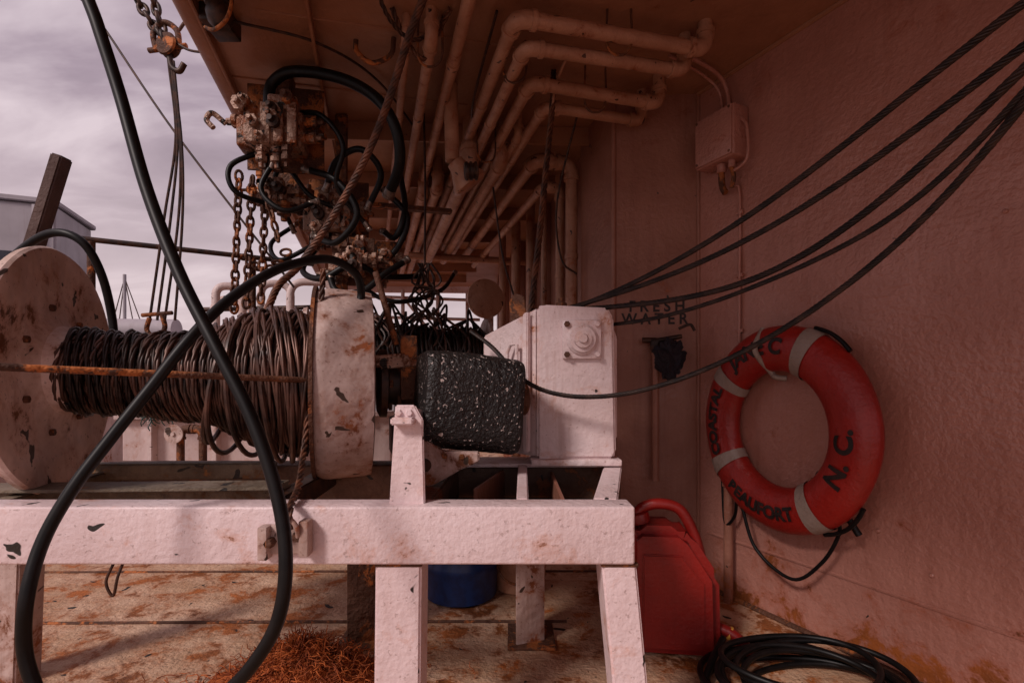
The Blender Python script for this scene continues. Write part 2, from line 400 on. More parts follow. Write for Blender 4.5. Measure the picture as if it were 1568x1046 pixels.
for k in range(160):
    P=[V(-2.02+random.gauss(0,.07),2.93+random.gauss(0,.03),.70+abs(random.gauss(0,.05)))]
    d=V(random.uniform(-1,1),random.uniform(-1,1),random.uniform(-1,1)).normalized()
    for j in range(6):
        d=(d+V(random.uniform(-1,1),random.uniform(-1,1),random.uniform(-1,.8))*.8).normalized(); P.append(P[-1]+d*.02)
    tubebm(bm,P,.003,4)
finish(bm,'fishing_net_bundle','net','all')
parts=[pipe('riser',[(-1.78,2.75,0),(-1.78,2.75,.62),(-1.66,2.75,.62),(-1.66,2.75,.45)],.020,'rust')]
parts.append(lathe('handwheel',(-1.78,2.72,.60),(0,-1,0),[(0,.012),(.02,.012),(.022,.05),(.03,.05),(.032,.012),(.04,.01)],'drum',20))
group('deck_valve',parts)

# ---------------------------------------------------------------- winch frame
F=[]
F.append(box('front_beam',(-.50,1.137,.5525),(1.53,.074,.125),'frame',None,.006,3))
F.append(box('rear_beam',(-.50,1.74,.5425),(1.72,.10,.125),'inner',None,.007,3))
F.append(box('rear_top_plate',(-.02,1.72,.611),(.70,.15,.012),'frame',None,.003))
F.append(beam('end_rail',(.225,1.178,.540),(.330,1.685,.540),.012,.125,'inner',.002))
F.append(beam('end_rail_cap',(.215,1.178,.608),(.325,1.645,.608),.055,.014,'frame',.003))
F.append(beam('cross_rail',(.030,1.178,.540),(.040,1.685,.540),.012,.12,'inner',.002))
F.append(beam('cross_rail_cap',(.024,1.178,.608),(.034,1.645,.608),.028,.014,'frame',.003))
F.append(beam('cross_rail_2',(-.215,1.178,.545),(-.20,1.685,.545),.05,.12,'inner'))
F.append(beam('cross_web',(-.10,1.40,.53),(-.03,1.685,.53),.012,.12,'wall2',.002))
F.append(beam('cross_web_2',(.13,1.30,.53),(.13,1.685,.53),.010,.11,'wall2',.002))
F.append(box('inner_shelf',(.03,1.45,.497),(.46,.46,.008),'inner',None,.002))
F.append(beam('front_leg_1',(-.247,1.16,.489),(-.252,1.16,0),.10,.098,'frame'))
F.append(beam('front_leg_2',(.232,1.16,.489),(.278,1.16,0),.075,.10,'frame'))
F.append(beam('outer_leg',(-1.46,1.52,.55),(-1.48,1.52,0),.09,.09,'drum'))
for k,x in enumerate([.065,-.50]):
    F.append(box('rear_leg_web_%d'%k,(x,1.76,.245),(.012,.10,.488),'drum',None,.002))
    F.append(box('rear_leg_flange_%da'%k,(x-.004,1.712,.245),(.10 if k==0 else .09,.010,.486),'drum' if k==0 else 'rust',(1,.35,0),.002))
    F.append(box('rear_leg_flange_%db'%k,(x+.0,1.812,.245),(.10,.010,.486),'drum',(1,.35,0),.002))
F.append(box('foot_plate',(-.252,1.16,.006),(.16,.16,.012),'rust',None,.003))
F.append(box('foot_plate_2',(.278,1.16,.006),(.16,.16,.012),'rust',None,.003))
for x in (.065,-.5): F.append(box('foot_plate_r',(x,1.76,.006),(.16,.17,.012),'rust',None,.003))
F.append(box('leg_weld_1',(-.247,1.16,.486),(.104,.103,.010),'rust',None,.004))
F.append(box('leg_weld_2',(.234,1.16,.486),(.082,.105,.010),'rust',None,.004))
F.append(prism('gusset_plate',[(-.272,1.13,.60),(-.192,1.13,.60),(-.197,1.13,.80),(-.215,1.13,.832),(-.258,1.13,.832)],(0,.014,0),'frame',.003))
F.append(prism('gusset_side',[(-.272,1.146,.60),(-.26,1.146,.83),(-.25,1.45,.80),(-.262,1.45,.60)],(.014,0,0),'frame',.003))
F.append(prism('gusset_pad',[(-.262,1.10,.790),(-.213,1.10,.790),(-.213,1.10,.806),(-.262,1.10,.806)],(0,.06,0),'frame',.003))
for x in (-.25,-.226): F.append(bolt((x,1.13,.815),(0,-1,0),.008,'frame',.008))
group('winch_frame',F)
F=[beam('channel_front',(-1.40,1.33,.585),(-.60,1.37,.585),.05,.045,'green'),
   beam('channel_lip',(-1.40,1.30,.612),(-.60,1.34,.612),.10,.008,'green',.002),
   beam('channel_rear',(-1.50,1.60,.60),(-.76,1.64,.60),.05,.05,'green'),
   beam('channel_end',(-.58,1.18,.57),(-.60,1.68,.57),.05,.06,'darkrust'),
   beam('channel_end_2',(-1.22,1.18,.57),(-1.30,1.68,.57),.05,.06,'green')]
group('drum_cradle',F)
F=[box('clamp_plate',(-.478,1.093,.548),(.095,.012,.062),'drum',None,.003),
   box('clamp_tab',(-.522,1.082,.545),(.02,.03,.07),'drum',None,.003),box('clamp_tab_2',(-.436,1.082,.555),(.02,.03,.075),'drum',None,.003),
   bolt((-.510,1.087,.545),(0,-1,0),.011,'rust',.02),bolt((-.452,1.087,.558),(0,-1,0),.011,'rust',.02),
   tube('eye',[(-.480,1.07,.56),(-.480,1.06,.585),(-.463,1.06,.60),(-.447,1.06,.585),(-.447,1.07,.56)],.005,'drum')]
group('beam_clamp',F)
rope('tie_rope',[(-.463,1.065,.575),(-.463,1.067,.62),(-.50,1.2,.64),(-.549,1.35,.70),(-.558,1.40,.79),(-.551,1.42,.872),(-.54,1.44,1.05),(-.534,1.45,1.204)],.0085,'rcable',3)
tube('drum_guard_rod',[(-1.40,.65,.94),(-1.0,1.0,.913),(-.78,1.19,.90),(-.543,1.4,.885)],.0080,'rust',8,12)
tube('cord_tail',[(-.87,1.12,.49),(-.88,1.11,.45),(-.865,1.11,.42),(-.855,1.11,.46),(-.85,1.12,.49)],.003,'darkrust')

# ---------------------------------------------------------------- winch drum
AX=V(.952,.303,0).normalized()
c0=V(-1.243,1.40,.913); c1=V(-.60,1.605,.875)
L=(c1-c0).length; ax=(c1-c0).normalized()
parts=[lathe('left_flange',c0-AX*.012,AX,[(-.03,.20),(-.012,.318),(-.006,.327),(.012,.330),(.020,.325),(.022,.30),(.014,.20),(.014,.15),(.03,.12),(.06,.11)],'flange',80,.006)]
parts.append(lathe('brake_rim',c1,AX,[(-.01,.25),(-.008,.285),(0,.292),(.03,.295),(.13,.291),(.150,.287),(.155,.25),(.150,.15)],'drum',80,.004))
parts.append(lathe('inner_flange',c1-ax*.02,AX,[(0,.24),(.004,.30),(.014,.30),(.018,.24)],'rust',64))
parts.append(cyl('core',c0,c1,.075,'darkrust',32))
for k in range(7):
    a=k*2*PI/7; parts.append(bolt(c0+V(-.303,.952,0)*.17*math.cos(a)+V(0,0,.17*math.sin(a)),AX,.010,'rust',.012))
def prof(t):
    if t<.06: return .085+.3*t
    if t<.55: return .103+.02*(t)
    if t<.75: return .115+.07*((t-.55)/.2)
    return .185+.012*math.sin((t-.75)*12)
def wound(name,turns,t0,t1,dr,tilt,ph,r,seed,mat):
    random.seed(seed); P=[]; n=turns*22; R=basis(ax); jit=[random.uniform(-1,1) for _ in range(turns*3+4)]
    for i in range(n+1):
        s=i/n; th=2*PI*turns*s+ph; t=t0+(t1-t0)*s; q=s*(turns*3); k=int(q); f=q-k
        j=jit[k]*(1-f)+jit[k+1]*f
        rad=prof(min(1,max(0,t)))+dr+.006*j
        axp=L*t+tilt*math.sin(th*1+ph)+.007*j
        axp=min(max(axp,.03),L-.03)
        P.append(c0+R@V(axp,rad*math.cos(th),rad*math.sin(th)))
    bm=bmesh.new(); T,Fm=frames(P)
    for s in range(3):
        Q=[]
        for i,p in enumerate(P):
            a=2*PI*i/5.5+2*PI*s/3; u,w=Fm[i]; Q.append(p+(u*math.cos(a)+w*math.sin(a))*r*.5)
        tubebm(bm,Q,r*.58,5)
    return finish(bm,name,mat,'all')
parts.append(wound('wire_layer_1',40,.03,.98,-.012,.0,0,.0085,1,'darkrust'))
parts.append(wound('wire_layer_2',34,.03,.97,.0,.012,1,.0085,2,'wound'))
parts.append(wound('wire_layer_3',22,.36,.97,.012,.035,2,.0085,3,'wound'))
parts.append(wound('wire_layer_4',12,.55,.96,.024,.055,4,.0085,4,'wound'))
parts.append(wound('wire_layer_5',14,.05,.5,.010,.022,4,.0075,5,'cable'))
for k,(t,d) in enumerate([(.62,.03),(.66,.045),(.72,.03),(.80,.03),(.86,.025)]):
    R=basis(ax); P=[]
    for i in range(40):
        th=2*PI*i/40; rad=prof(t)+.02+(d if math.sin(th)<0 else 0)*(-math.sin(th))
        P.append(c0+R@V(L*t+.04*math.sin(th+k),rad*math.cos(th),rad*math.sin(th)))
    parts.append(tube('slack_loop_%d'%k,P,.0075,'wound',raw=True,segs=8,closed=True))
group('winch_drum',parts)

d0=c1+AX*.15
parts=[cyl('shaft',d0,d0+AX*.35,.05,'darkrust'),
       lathe('coupling',d0+AX*.02,AX,[(0,.09),(.01,.11),(.03,.11),(.035,.07),(.07,.07),(.075,.095),(.10,.095),(.11,.06)],'darkrust',32),
       box('bearing_block',d0+AX*.12+V(0,0,-.02),(.08,.12,.2),'rust',AX,.01),
       box('bearing_foot',d0+AX*.12+V(0,-.02,-.17),(.10,.18,.12),'darkrust',AX,.008)]
for k in range(5):
    p=d0+AX*(.03+.012*k)+V(0,-.10,.075-.006*k); parts.append(cyl('spring_rod_%d'%k,p+AX*-.02,p+AX*.10+V(0,0,.012),.008,'valve',12))
for k in range(6):
    a=k*PI/3; parts.append(bolt(d0+AX*.055+V(-.303,.952,0)*.085*math.cos(a)+V(0,0,.085*math.sin(a)),AX,.013,'rust'))
parts.append(box('lever_plate',d0+AX*.14+V(0,-.09,.05),(.05,.02,.20),'rust',AX,.004))
parts.append(cyl('lever',d0+AX*.10+V(0,-.08,.12),d0+AX*.03+V(0,-.05,.35),.010,'rust'))
group('drive_coupling',parts)

# black brake shield: squared rolled cover, flat-cut ends, finely pebbled coating
mc=V(-.140,1.50,.829)
Rb=basis(AX); bm=bmesh.new(); rings=[]
NA,NT=96,40
for j in range(NT+1):
    s=j/NT; t=-.130+.270*s; rr=[]
    edge=min(s,1-s)*NT
    for i in range(NA):
        a=2*PI*i/NA; ca,sa=math.cos(a),math.sin(a)
        k=(abs(ca)**5.0+abs(sa)**5.0)**(-1/5.0)
        rad=.139*k-(.006 if edge<.5 else (.002 if edge<1.5 else 0))
        z=rad*sa; top=max(0,sa); bot=max(0,-sa)
        z-=top*.030*s*s + bot*.022*s - bot*.018*(1-s)
        p=V(t+.010*sa,rad*ca,z); rn=.0016*mn.noise(p*60)+.0012*mn.noise(p*16)
        rr.append(bm.verts.new(Rb@(p+V(0,ca,sa)*rn)+mc))
    rings.append(rr)
for j in range(NT):
    for i in range(NA): bm.faces.new((rings[j][i],rings[j][(i+1)%NA],rings[j+1][(i+1)%NA],rings[j+1][i]))
bm.faces.new(rings[0][::-1]); bm.faces.new(rings[-1])
parts=[finish(bm,'brake_shield','black',True),
       cyl('end_shaft',mc+AX*.13,mc+AX*.19,.05,'rust'),
       prism('support_foot',[(-.268,1.34,.715),(-.235,1.34,.735),(-.18,1.335,.700),(-.085,1.32,.700),(-.085,1.32,.675),(-.13,1.33,.655),(-.215,1.35,.605),(-.262,1.35,.615)],(.0,.03,0),'drum'),
       lathe('eye_boss',(-.228,1.35,.665),(0,-1,.0),[(0,.036),(.012,.036),(.014,.026)],'drum',6),
       lathe('eye_hole',(-.228,1.335,.665),(0,-1,.0),[(0,.018),(.002,.018)],'darkrust',20)]
for k,(x,z) in enumerate([(-.175,.690),(-.13,.688)]): parts.append(bolt((x,1.33,z),(0,-1,0),.008,'rust'))
group('brake_motor',parts)

# gearbox
parts=[]
parts.append(prism('casing',[(.078,1.60,.640),(.318,1.60,.640),(.326,1.60,.66),(.318,1.60,1.08),(.30,1.60,1.112),(.10,1.60,1.122),(.078,1.60,1.116)],(0,.20,0),'gear',.008))
parts.append(prism('casing_shoulder',[(.079,1.607,.645),(.079,1.607,1.112),(-.101,1.80,1.040),(-.101,1.80,.645)],(.04,.15,0),'gear',.006))
parts.append(prism('shoulder_rib',[(.060,1.618,.66),(.060,1.618,1.10),(.045,1.628,1.095),(.045,1.628,.66)],(-.012,-.012,0),'gear',.003))
parts.append(prism('side_lip',[(.315,1.61,.70),(.335,1.63,.70),(.335,1.63,1.02),(.315,1.61,1.06)],(0,.15,0),'gear',.004))
parts.append(box('base_flange',(.20,1.70,.630),(.28,.24,.02),'gear',None,.004))
Q=[(.025,1.655,1.0),(.025,1.655,.86),(-.005,1.683,.86),(-.005,1.683,.975),(.005,1.674,1.0)]
parts.append(tube('shoulder_recess',[V(*q)+V(-.010,-.010,0) for q in Q],.006,'gear',1,8,closed=True))
pc=V(.217,1.60,1.012)
parts.append(box('bearing_plate',pc+V(0,-.007,0),(.122,.016,.122),'gear',None,.006))
parts.append(lathe('boss_ring',pc+V(0,-.014,0),(0,-1,0),[(0,.050),(.008,.048),(.012,.042),(.016,.040)],'gear',40))
parts.append(lathe('boss_cap',pc+V(0,-.028,0),(0,-1,0),[(0,.028),(.012,.027),(.014,.016),(.018,.014),(.022,.012)],'gear',32))
for sx in (-1,1):
    for sz in (-1,1): parts.append(bolt(pc+V(.047*sx,-.014,.047*sz),(0,-1,0),.0095,'rust' if sx<0 else 'gear',.012))
parts.append(lathe('filler_plug',(.16,1.66,1.12),(0,0,1),[(0,.018),(.015,.018),(.018,.010),(.03,.010)],'rust',8))
parts.append(prism('fairlead_plate',[(.0,1.72,1.05),(.05,1.68,1.09),(.04,1.68,1.16),(.01,1.7,1.175),(-.01,1.72,1.15)],(0,.02,0),'rust',.003))
group('gearbox',parts)

parts=[]
q0=V(-.80,2.75,1.02); q1=V(-.15,2.93,1.02); aa=(q1-q0).normalized(); R=basis(aa)
parts.append(cyl('core',q0,q1,.11,'darkrust',32))
random.seed(12)
for lay in range(3):
    P=[];n=26*20
    for i in range(n+1):
        s=i/n; th=2*PI*26*s+lay; P.append(q0+R@V(.65*s+.03*math.sin(th+lay)*(lay>0),(.13+.012*lay+.012*math.sin(s*21+lay))*math.cos(th),(.13+.012*lay+.012*math.sin(s*17))*math.sin(th)))
    bm=bmesh.new(); tubebm(bm,P,.010,6); parts.append(finish(bm,'wire_%d'%lay,'cable','all'))
for k in range(30):
    x=random.uniform(.02,.62); P=[q0+R@V(x+random.uniform(-.06,.06),.0,.15),q0+R@V(x+random.uniform(-.1,.1),-.05,.15+random.uniform(.0,.13)),q0+R@V(x+random.uniform(-.1,.1),-.15,.09),q0+R@V(x+random.uniform(-.1,.1),-.16,-.05)]
    parts.append(tube('loose_wire_%d'%k,P,.007,'cable' if k%3 else 'wound',6,6))
for q,r in ((q0,.21),(q1,.21)):
    parts.append(lathe('flange',q,aa,[(-.012,r*.9),(-.008,r),(.008,r),(.012,r*.9)],'drum',48))
group('wire_drum',parts)
parts=[lathe('disc',(-.16,3.25,1.40),(-.5,1,0),[(0,.10),(.01,.125),(.03,.125),(.04,.10)],'pipe',40),beam('stand',(-.15,3.3,.6),(-.15,3.3,1.35),.06,.06,'pipe')]
group('sheave_block',parts)

# ---------------------------------------------------------------- overhead pipes
def longpipe(name,x,y,z,r,yend,lead=None,**k):
    s=V(x,y,z); e=s+SX*((yend-y)/SX.y); pts=[]
    if lead: pts+=[V(*p) for p in lead]
    pts+=[s,e]
    return pipe(name,pts,r,'pipe',clampgap=.9,**k)
longpipe('overhead_pipe',.012,1.625,2.035,.024,5.0,lead=[(.674,1.785,2.14),(.674,1.785,2.035)])
longpipe('overhead_pipe.001',.045,1.715,2.00,.022,4.7,lead=[(.625,1.85,2.14),(.625,1.85,2.00)])
longpipe('overhead_pipe.002',.07,1.938,2.01,.024,4.4,lead=[(.60,2.09,2.14),(.60,2.09,2.01)])
longpipe('overhead_pipe.003',.135,2.09,2.00,.022,4.6,lead=[(.56,2.21,2.14),(.56,2.21,2.00)])
longpipe('overhead_pipe.004',.157,.50,2.05,.022,4.5)
longpipe('overhead_pipe.005',-.27,1.72,2.03,.020,5.2,lead=[(-.27,1.72,2.14)])
longpipe('overhead_pipe.006',-.02,1.80,2.06,.016,5.0)
longpipe('overhead_pipe.007',-.36,1.75,2.05,.016,5.0,lead=[(-.36,1.75,2.14)])
pipe('overhead_pipe.008',[V(.12,2.6,2.0)+SX*2.2,(.12,2.6,2.0),(.308,2.65,2.0),(.308,2.65,.30)],.031,clampgap=.8)
pipe('overhead_pipe.009',[V(.17,2.78,1.93)+SX*2.0,(.17,2.78,1.93),(.262,2.80,1.93),(.262,2.80,.30)],.024,clampgap=.8)
pipe('overhead_pipe.010',[V(-.05,2.5,1.95)+SX*2.2,(-.05,2.5,1.95),(-.05,2.5,2.14)],.030)
pipe('overhead_pipe.011',[V(-.20,2.45,1.90)+SX*2.6,(-.20,2.45,1.90),(-.20,2.45,2.14)],.036)
pipe('overhead_pipe.012',[V(-.42,2.9,1.98)+SX*2.6,(-.42,2.9,1.98),(-.42,2.9,2.14)],.028)
pipe('overhead_pipe.013',[V(-.52,3.0,1.98)+SX*2.6,(-.52,3.0,1.98),(-.52,3.0,2.14)],.025)
pipe('overhead_pipe.014',[V(.03,2.35,2.0)+SX*2.6,(.03,2.35,2.0),(.03,2.35,2.14)],.018)
pipe('overhead_pipe.015',[(-.85,4.2,1.9),(.15,4.45,1.9)],.03)
for k,(x,y,r) in enumerate([(.13,3.6,.03),(.03,3.9,.035),(-.08,4.3,.03),(.20,3.2,.018)]):
    pipe('riser_pipe.%03d'%k if k else 'riser_pipe',[(x,y,.3),(x,y,2.12)],r,'pipe')
for k,(x,y,z) in enumerate([(-.28,1.75,1.97),(.01,1.88,1.99),(-.12,2.4,1.92),(.36,1.72,1.99),(.33,2.03,1.96)]):
    tube('pipe_hanger' if k==0 else 'pipe_hanger.%03d'%k,[(x-.04,y,2.13),(x-.04,y,z+.02),(x,y,z-.015),(x+.04,y,z+.02),(x+.04,y,2.13)],.004,'rust')
# slack wiring between the pipes
for k,p in enumerate([[(-.05,1.7,2.11),(-.16,2.1,2.02),(-.20,2.5,2.06),(-.35,3.1,1.97),(-.5,3.8,2.05)],[(.30,2.3,2.1),(.22,2.5,1.75),(.25,2.6,1.5),(.33,2.60,1.42)],[(-.1,2.7,1.9),(-.05,2.75,1.55),(.02,2.8,1.30),(.06,2.8,1.05)],[(-.95,1.75,2.11),(-.70,1.85,2.10),(-.55,2.1,2.11),(-.45,2.5,2.08)]]):
    tube('loose_wiring' if k==0 else 'loose_wiring.%03d'%k,p,.005,'darkrust',8,8)
parts=[lathe('bell',(-.24,2.15,1.80),(.30,.1,-.4),[(0,.035),(.03,.04),(.10,.078),(.11,.078),(.12,.06)],'pipe',32),
       cyl('stem',(-.25,2.15,1.80),(-.26,2.16,2.13),.03,'pipe'),
       lathe('ribbed_body',(-.19,2.05,1.72),(1,.2,.1),[(0,.03),(.005,.036),(.012,.036),(.014,.03),(.02,.03),(.022,.036),(.03,.036),(.032,.03),(.04,.03),(.042,.036),(.05,.036),(.055,.02)],'darkrust',24)]
group('deck_lamp',parts)
parts=[cyl('base',(-.93,1.62,2.13),(-.93,1.62,2.07),.04,'darkrust'),lathe('globe',(-.93,1.62,2.07),(.2,0,-1),[(0,.032),(.02,.040),(.05,.038),(.07,.022)],'darkrust',24),
       tube('guard',[(-.90,1.60,2.12),(-.865,1.58,2.06),(-.88,1.58,2.00),(-.93,1.6,1.98),(-.97,1.62,2.00)],.006,'rust'),box('lamp_box',(-.99,1.74,2.10),(.08,.12,.06),'darkrust')]
group('bulkhead_lamp',parts)
tube('ceiling_hook',[(-.564,1.85,2.112),(-.560,1.85,2.07),(-.505,1.85,2.03),(-.439,1.85,2.058),(-.427,1.85,2.12)],.009,'rust')
rope('hanging_rope_loop',[(-.399,1.7,2.12),(-.377,1.75,2.073),(-.335,1.79,2.02),(-.300,1.8,2.02),(-.273,1.8,2.084),(-.204,1.7,2.12)],.010,'rcable',3)
rope('hanging_rope_loop.001',[(-.43,1.58,2.12),(-.40,1.66,2.06),(-.345,1.72,2.03),(-.29,1.74,2.06),(-.27,1.7,2.12)],.008,'darkrust',3)

# ---------------------------------------------------------------- wire ropes
rope('rusty_hoist_cable',[(-.205,1.45,2.13),(-.247,1.5,2.038),(-.314,1.55,1.918),(-.3755,1.6,1.788),(-.450,1.65,1.648),(-.540,1.7,1.519),(-.645,1.75,1.392),(-.734,1.75,1.269),(-.778,1.7,1.194),(-.793,1.62,1.055)],.0125,'rcable')
rope('drop_cable',[(.168,2.06,2.125),(.156,2.0,1.936),(.127,1.95,1.661),(.102,1.9,1.423),(.078,1.85,1.220),(.064,1.8,1.10)],.0125,'rcable',4)
tube('shackle_wire',[(.245,1.93,2.10),(.205,1.95,2.10),(.168,2.0,2.02),(.156,2.0,1.93)],.006,'pipe')
CB={'trawl_cable':[(.82,.6,1.50),(.8,.8,1.477),(.773,1.0,1.451),(.723,1.12,1.393),(.6465,1.28,1.326),(.536,1.42,1.256),(.390,1.56,1.1825),(.259,1.68,1.134),(.1286,1.8,1.108)],
'trawl_cable.001':[(.825,.6,1.455),(.8,.8,1.408),(.770,.98,1.361),(.723,1.12,1.314),(.6465,1.28,1.259),(.536,1.42,1.209),(.410,1.56,1.169),(.219,1.7,1.133),(.1286,1.8,1.12)],
'trawl_cable.002':[(.79,.6,1.44),(.78,.78,1.360),(.766,.93,1.290),(.738,1.06,1.228),(.683,1.2,1.1655),(.621,1.33,1.131),(.514,1.46,1.110),(.359,1.6,1.1145),(.170,1.75,1.124)],
'trawl_cable.003':[(.77,.6,1.42),(.78,.78,1.320),(.776,.9,1.248),(.747,1.0,1.190),(.709,1.12,1.1686),(.6525,1.26,1.139),(.564,1.4,1.0936),(.424,1.54,1.057),(.307,1.65,1.054),(.197,1.8,1.074)],
'trawl_cable.004':[(.76,.6,1.42),(.78,.78,1.303),(.781,.88,1.232),(.770,.98,1.171),(.724,1.1,1.0864),(.667,1.2,1.017),(.578,1.31,.9435),(.457,1.4,.8757),(.330,1.47,.8356),(.203,1.5,.821),(.090,1.53,.843),(.031,1.54,.874),(-.028,1.55,.9295),(-.03,1.60,1.00),(-.139,1.7,1.05)]}
for i,(k,p) in enumerate(CB.items()):
    Q=[Vector(x) for x in p]
    for _ in range(2): Q=[Q[0]]+[(Q[j-1]+Q[j]*2+Q[j+1])/4 for j in range(1,len(Q)-1)]+[Q[-1]]
    rope(k,Q,(.0078,.0078,.0082,.0062,.0072)[i],'cable')

# ---------------------------------------------------------------- hoses
def hose(name,pts,r,n=10,segs=16,ferr=True):
    P=[Vector(p) for p in pts]; o=tube(name+'_rubber' if False else 'rubber',pts,r,'rubber',n,segs); Ps=[o]
    if ferr:
        for a,b in ((P[0],P[1]),(P[-1],P[-2])):
            d=(b-a).normalized(); Ps.append(lathe('ferrule',a-d*.01,d,[(0,r*.7),(.004,r*1.25),(.014,r*1.25),(.016,r*1.08),(.042,r*1.08),(.045,r*.9)],'steel',12))
    return group(name,Ps)
hose('hydraulic_hose',[(-.837,1.0,1.80),(-.837,1.0,1.668),(-.809,1.0,1.579),(-.764,1.0,1.438),(-.699,.98,1.252),(-.617,.95,1.084),(-.533,.92,.949),(-.458,.90,.821),(-.403,.88,.688),(-.380,.86,.583),(-.389,.85,.489),(-.433,.85,.413),(-.493,.86,.353),(-.60,.87,.27),(-.72,.88,.25),(-.80,.89,.28)],.0115,ferr=False)
hose('hydraulic_hose.001',[(-.448,1.5,1.10),(-.442,1.5,1.145),(-.442,1.45,1.186),(-.480,1.40,1.211),(-.523,1.35,1.203),(-.580,1.25,1.153),(-.637,1.15,1.066),(-.681,1.08,.973),(-.735,1.04,.870),(-.783,1.0,.775),(-.825,.96,.682),(-.853,.93,.593),(-.854,.90,.500),(-.856,.90,.408),(-.831,.90,.328),(-.80,.89,.28)],.0115,ferr=False)
hose('hydraulic_hose.002',[(-1.948,1.9,1.229),(-1.779,1.85,1.350),(-1.616,1.8,1.402),(-1.513,1.8,1.372),(-1.484,1.85,1.268),(-1.483,1.9,1.108),(-1.473,1.9,.938)],.014)
hose('hydraulic_hose.003',[(-.949,2.0,1.90),(-.950,2.0,1.97),(-.935,2.0,2.045),(-.8435,1.98,2.077),(-.6566,1.95,2.034),(-.520,1.95,1.960),(-.445,1.95,1.848),(-.439,2.0,1.732),(-.506,2.1,1.640)],.021)
HH=[[(-.98,2.3,1.55),(-1.02,2.2,1.72),(-.95,2.15,1.78),(-.85,2.15,1.66),(-.75,2.2,1.62)],
[(-.62,2.2,1.62),(-.55,2.15,1.75),(-.62,2.1,1.83),(-.74,2.15,1.80),(-.8,2.2,1.7)],
[(-1.0,2.4,1.62),(-1.08,2.3,1.5),(-1.0,2.2,1.40),(-.88,2.2,1.45),(-.8,2.3,1.55)],
[(-.86,2.3,1.50),(-.9,2.2,1.36),(-.78,2.1,1.30),(-.65,2.1,1.36),(-.55,2.2,1.33),(-.42,2.4,1.37)],
[(-.70,2.25,1.40),(-.62,2.2,1.27),(-.48,2.2,1.22),(-.35,2.5,1.32),(-.30,2.7,1.45)],
[(-.58,2.3,1.55),(-.50,2.2,1.50),(-.46,2.2,1.62),(-.50,2.3,1.80),(-.55,2.5,2.0)],
[(-1.0,2.05,1.80),(-1.1,2.0,1.72),(-1.08,2.0,1.62),(-.98,2.1,1.6)],
[(-.85,2.1,1.75),(-.70,2.05,1.68),(-.62,2.05,1.55),(-.72,2.1,1.45),(-.85,2.2,1.5)],
[(-.9,2.05,1.95),(-.75,2.0,1.92),(-.66,2.0,1.80),(-.70,2.05,1.66),(-.60,2.15,1.52)],
[(-.55,2.2,1.70),(-.45,2.2,1.58),(-.52,2.2,1.42),(-.66,2.2,1.40)],
[(-.93,2.0,1.74),(-.97,1.98,1.62),(-.88,1.98,1.54),(-.78,2.05,1.60)],
[(-.75,2.1,1.32),(-.70,2.05,1.24),(-.60,2.05,1.24),(-.52,2.1,1.32),(-.45,2.2,1.40)]]
for k,p in enumerate(HH): hose('control_hose' if k==0 else 'control_hose.%03d'%k,p,.013 if k%2 else .010,8,12)
random.seed(5)
parts=[]
for k in range(12):
    x=-.40+random.uniform(-.03,.03); y=2.35; z=1.40
    P=[(x,y,z+.02)]+[(x+random.uniform(-.06,.06),y+random.uniform(-.03,.03),z-.06*j+random.uniform(-.02,.02)) for j in range(1,5)]
    parts.append(tube('strand_%d'%k,P,.005,'darkrust',5,6))
parts.append(tube('hanger',[(-.40,2.35,1.42),(-.40,2.36,1.8),(-.41,2.38,2.12)],.005,'darkrust'))
group('hanging_cord_bundle',parts)

# ---------------------------------------------------------------- valve blocks
def valve(name,c,s,seed,nf=14):
    random.seed(seed); c=Vector(c); P=[]
    P.append(box('body',c,(s*.8,s*.5,s*.50),'valve',(1,.2,0),.012,3))
    P.append(box('top_block',c+V(s*.15,-.02,s*.33),(s*.4,s*.42,s*.2),'valve',(1,.2,0),.01,3))
    P.append(box('side_block',c+V(-s*.42,.0,-s*.05),(s*.25,s*.36,s*.4),'valve',(1,.2,0),.01,3))
    for j in range(4): P.append(box('section_%d'%j,c+V(s*(-.28+.19*j),-s*.06,s*.02),(s*.13,s*.52,s*(.52+.1*random.random())),'valve',(1,.2,0),.006,2))
    P.append(box('mount_plate',c+V(0,s*.3,s*.2),(s*1.1,.012,s*1.3),'rust',(1,.2,0),.003))
    for k in range(nf):
        d=random.choice([V(0,-1,0),V(0,0,1),V(0,0,-1),V(-1,0,0),V(1,0,0),V(0,-1,0)]); 
        off=V(random.uniform(-.42,.42)*s,-.2*s,random.uniform(-.3,.35)*s)
        if abs(d.z)>0: off=V(random.uniform(-.4,.4)*s,random.uniform(-.2,.1)*s,d.z*.27*s)
        if abs(d.x)>0: off=V(d.x*.4*s,random.uniform(-.2,.1)*s,random.uniform(-.2,.2)*s)
        r=random.uniform(.012,.028)
        P.append(lathe('fitting_%d'%k,c+off,d,[(0,r),(.02,r),(.022,r*.75),(.035,r*.75),(.037,r*1.05),(.055,r*1.05),(.06,r*.5),(.08,r*.45)],random.choice(['valve','rust','darkrust','valve']),random.choice([6,6,20])))
    return group(name,P)
valve('hydraulic_valve_block',(-.93,2.03,1.86),.27,3,24)
valve('hydraulic_valve_block.001',(-.80,2.30,1.60),.24,9,24)
valve('hydraulic_valve_block.002',(-.68,2.15,1.36),.16,21,16)
valve('hydraulic_valve_block.003',(-1.02,2.2,1.68),.14,33,14)
valve('hydraulic_valve_block.004',(-.58,2.25,1.40),.12,41,10)
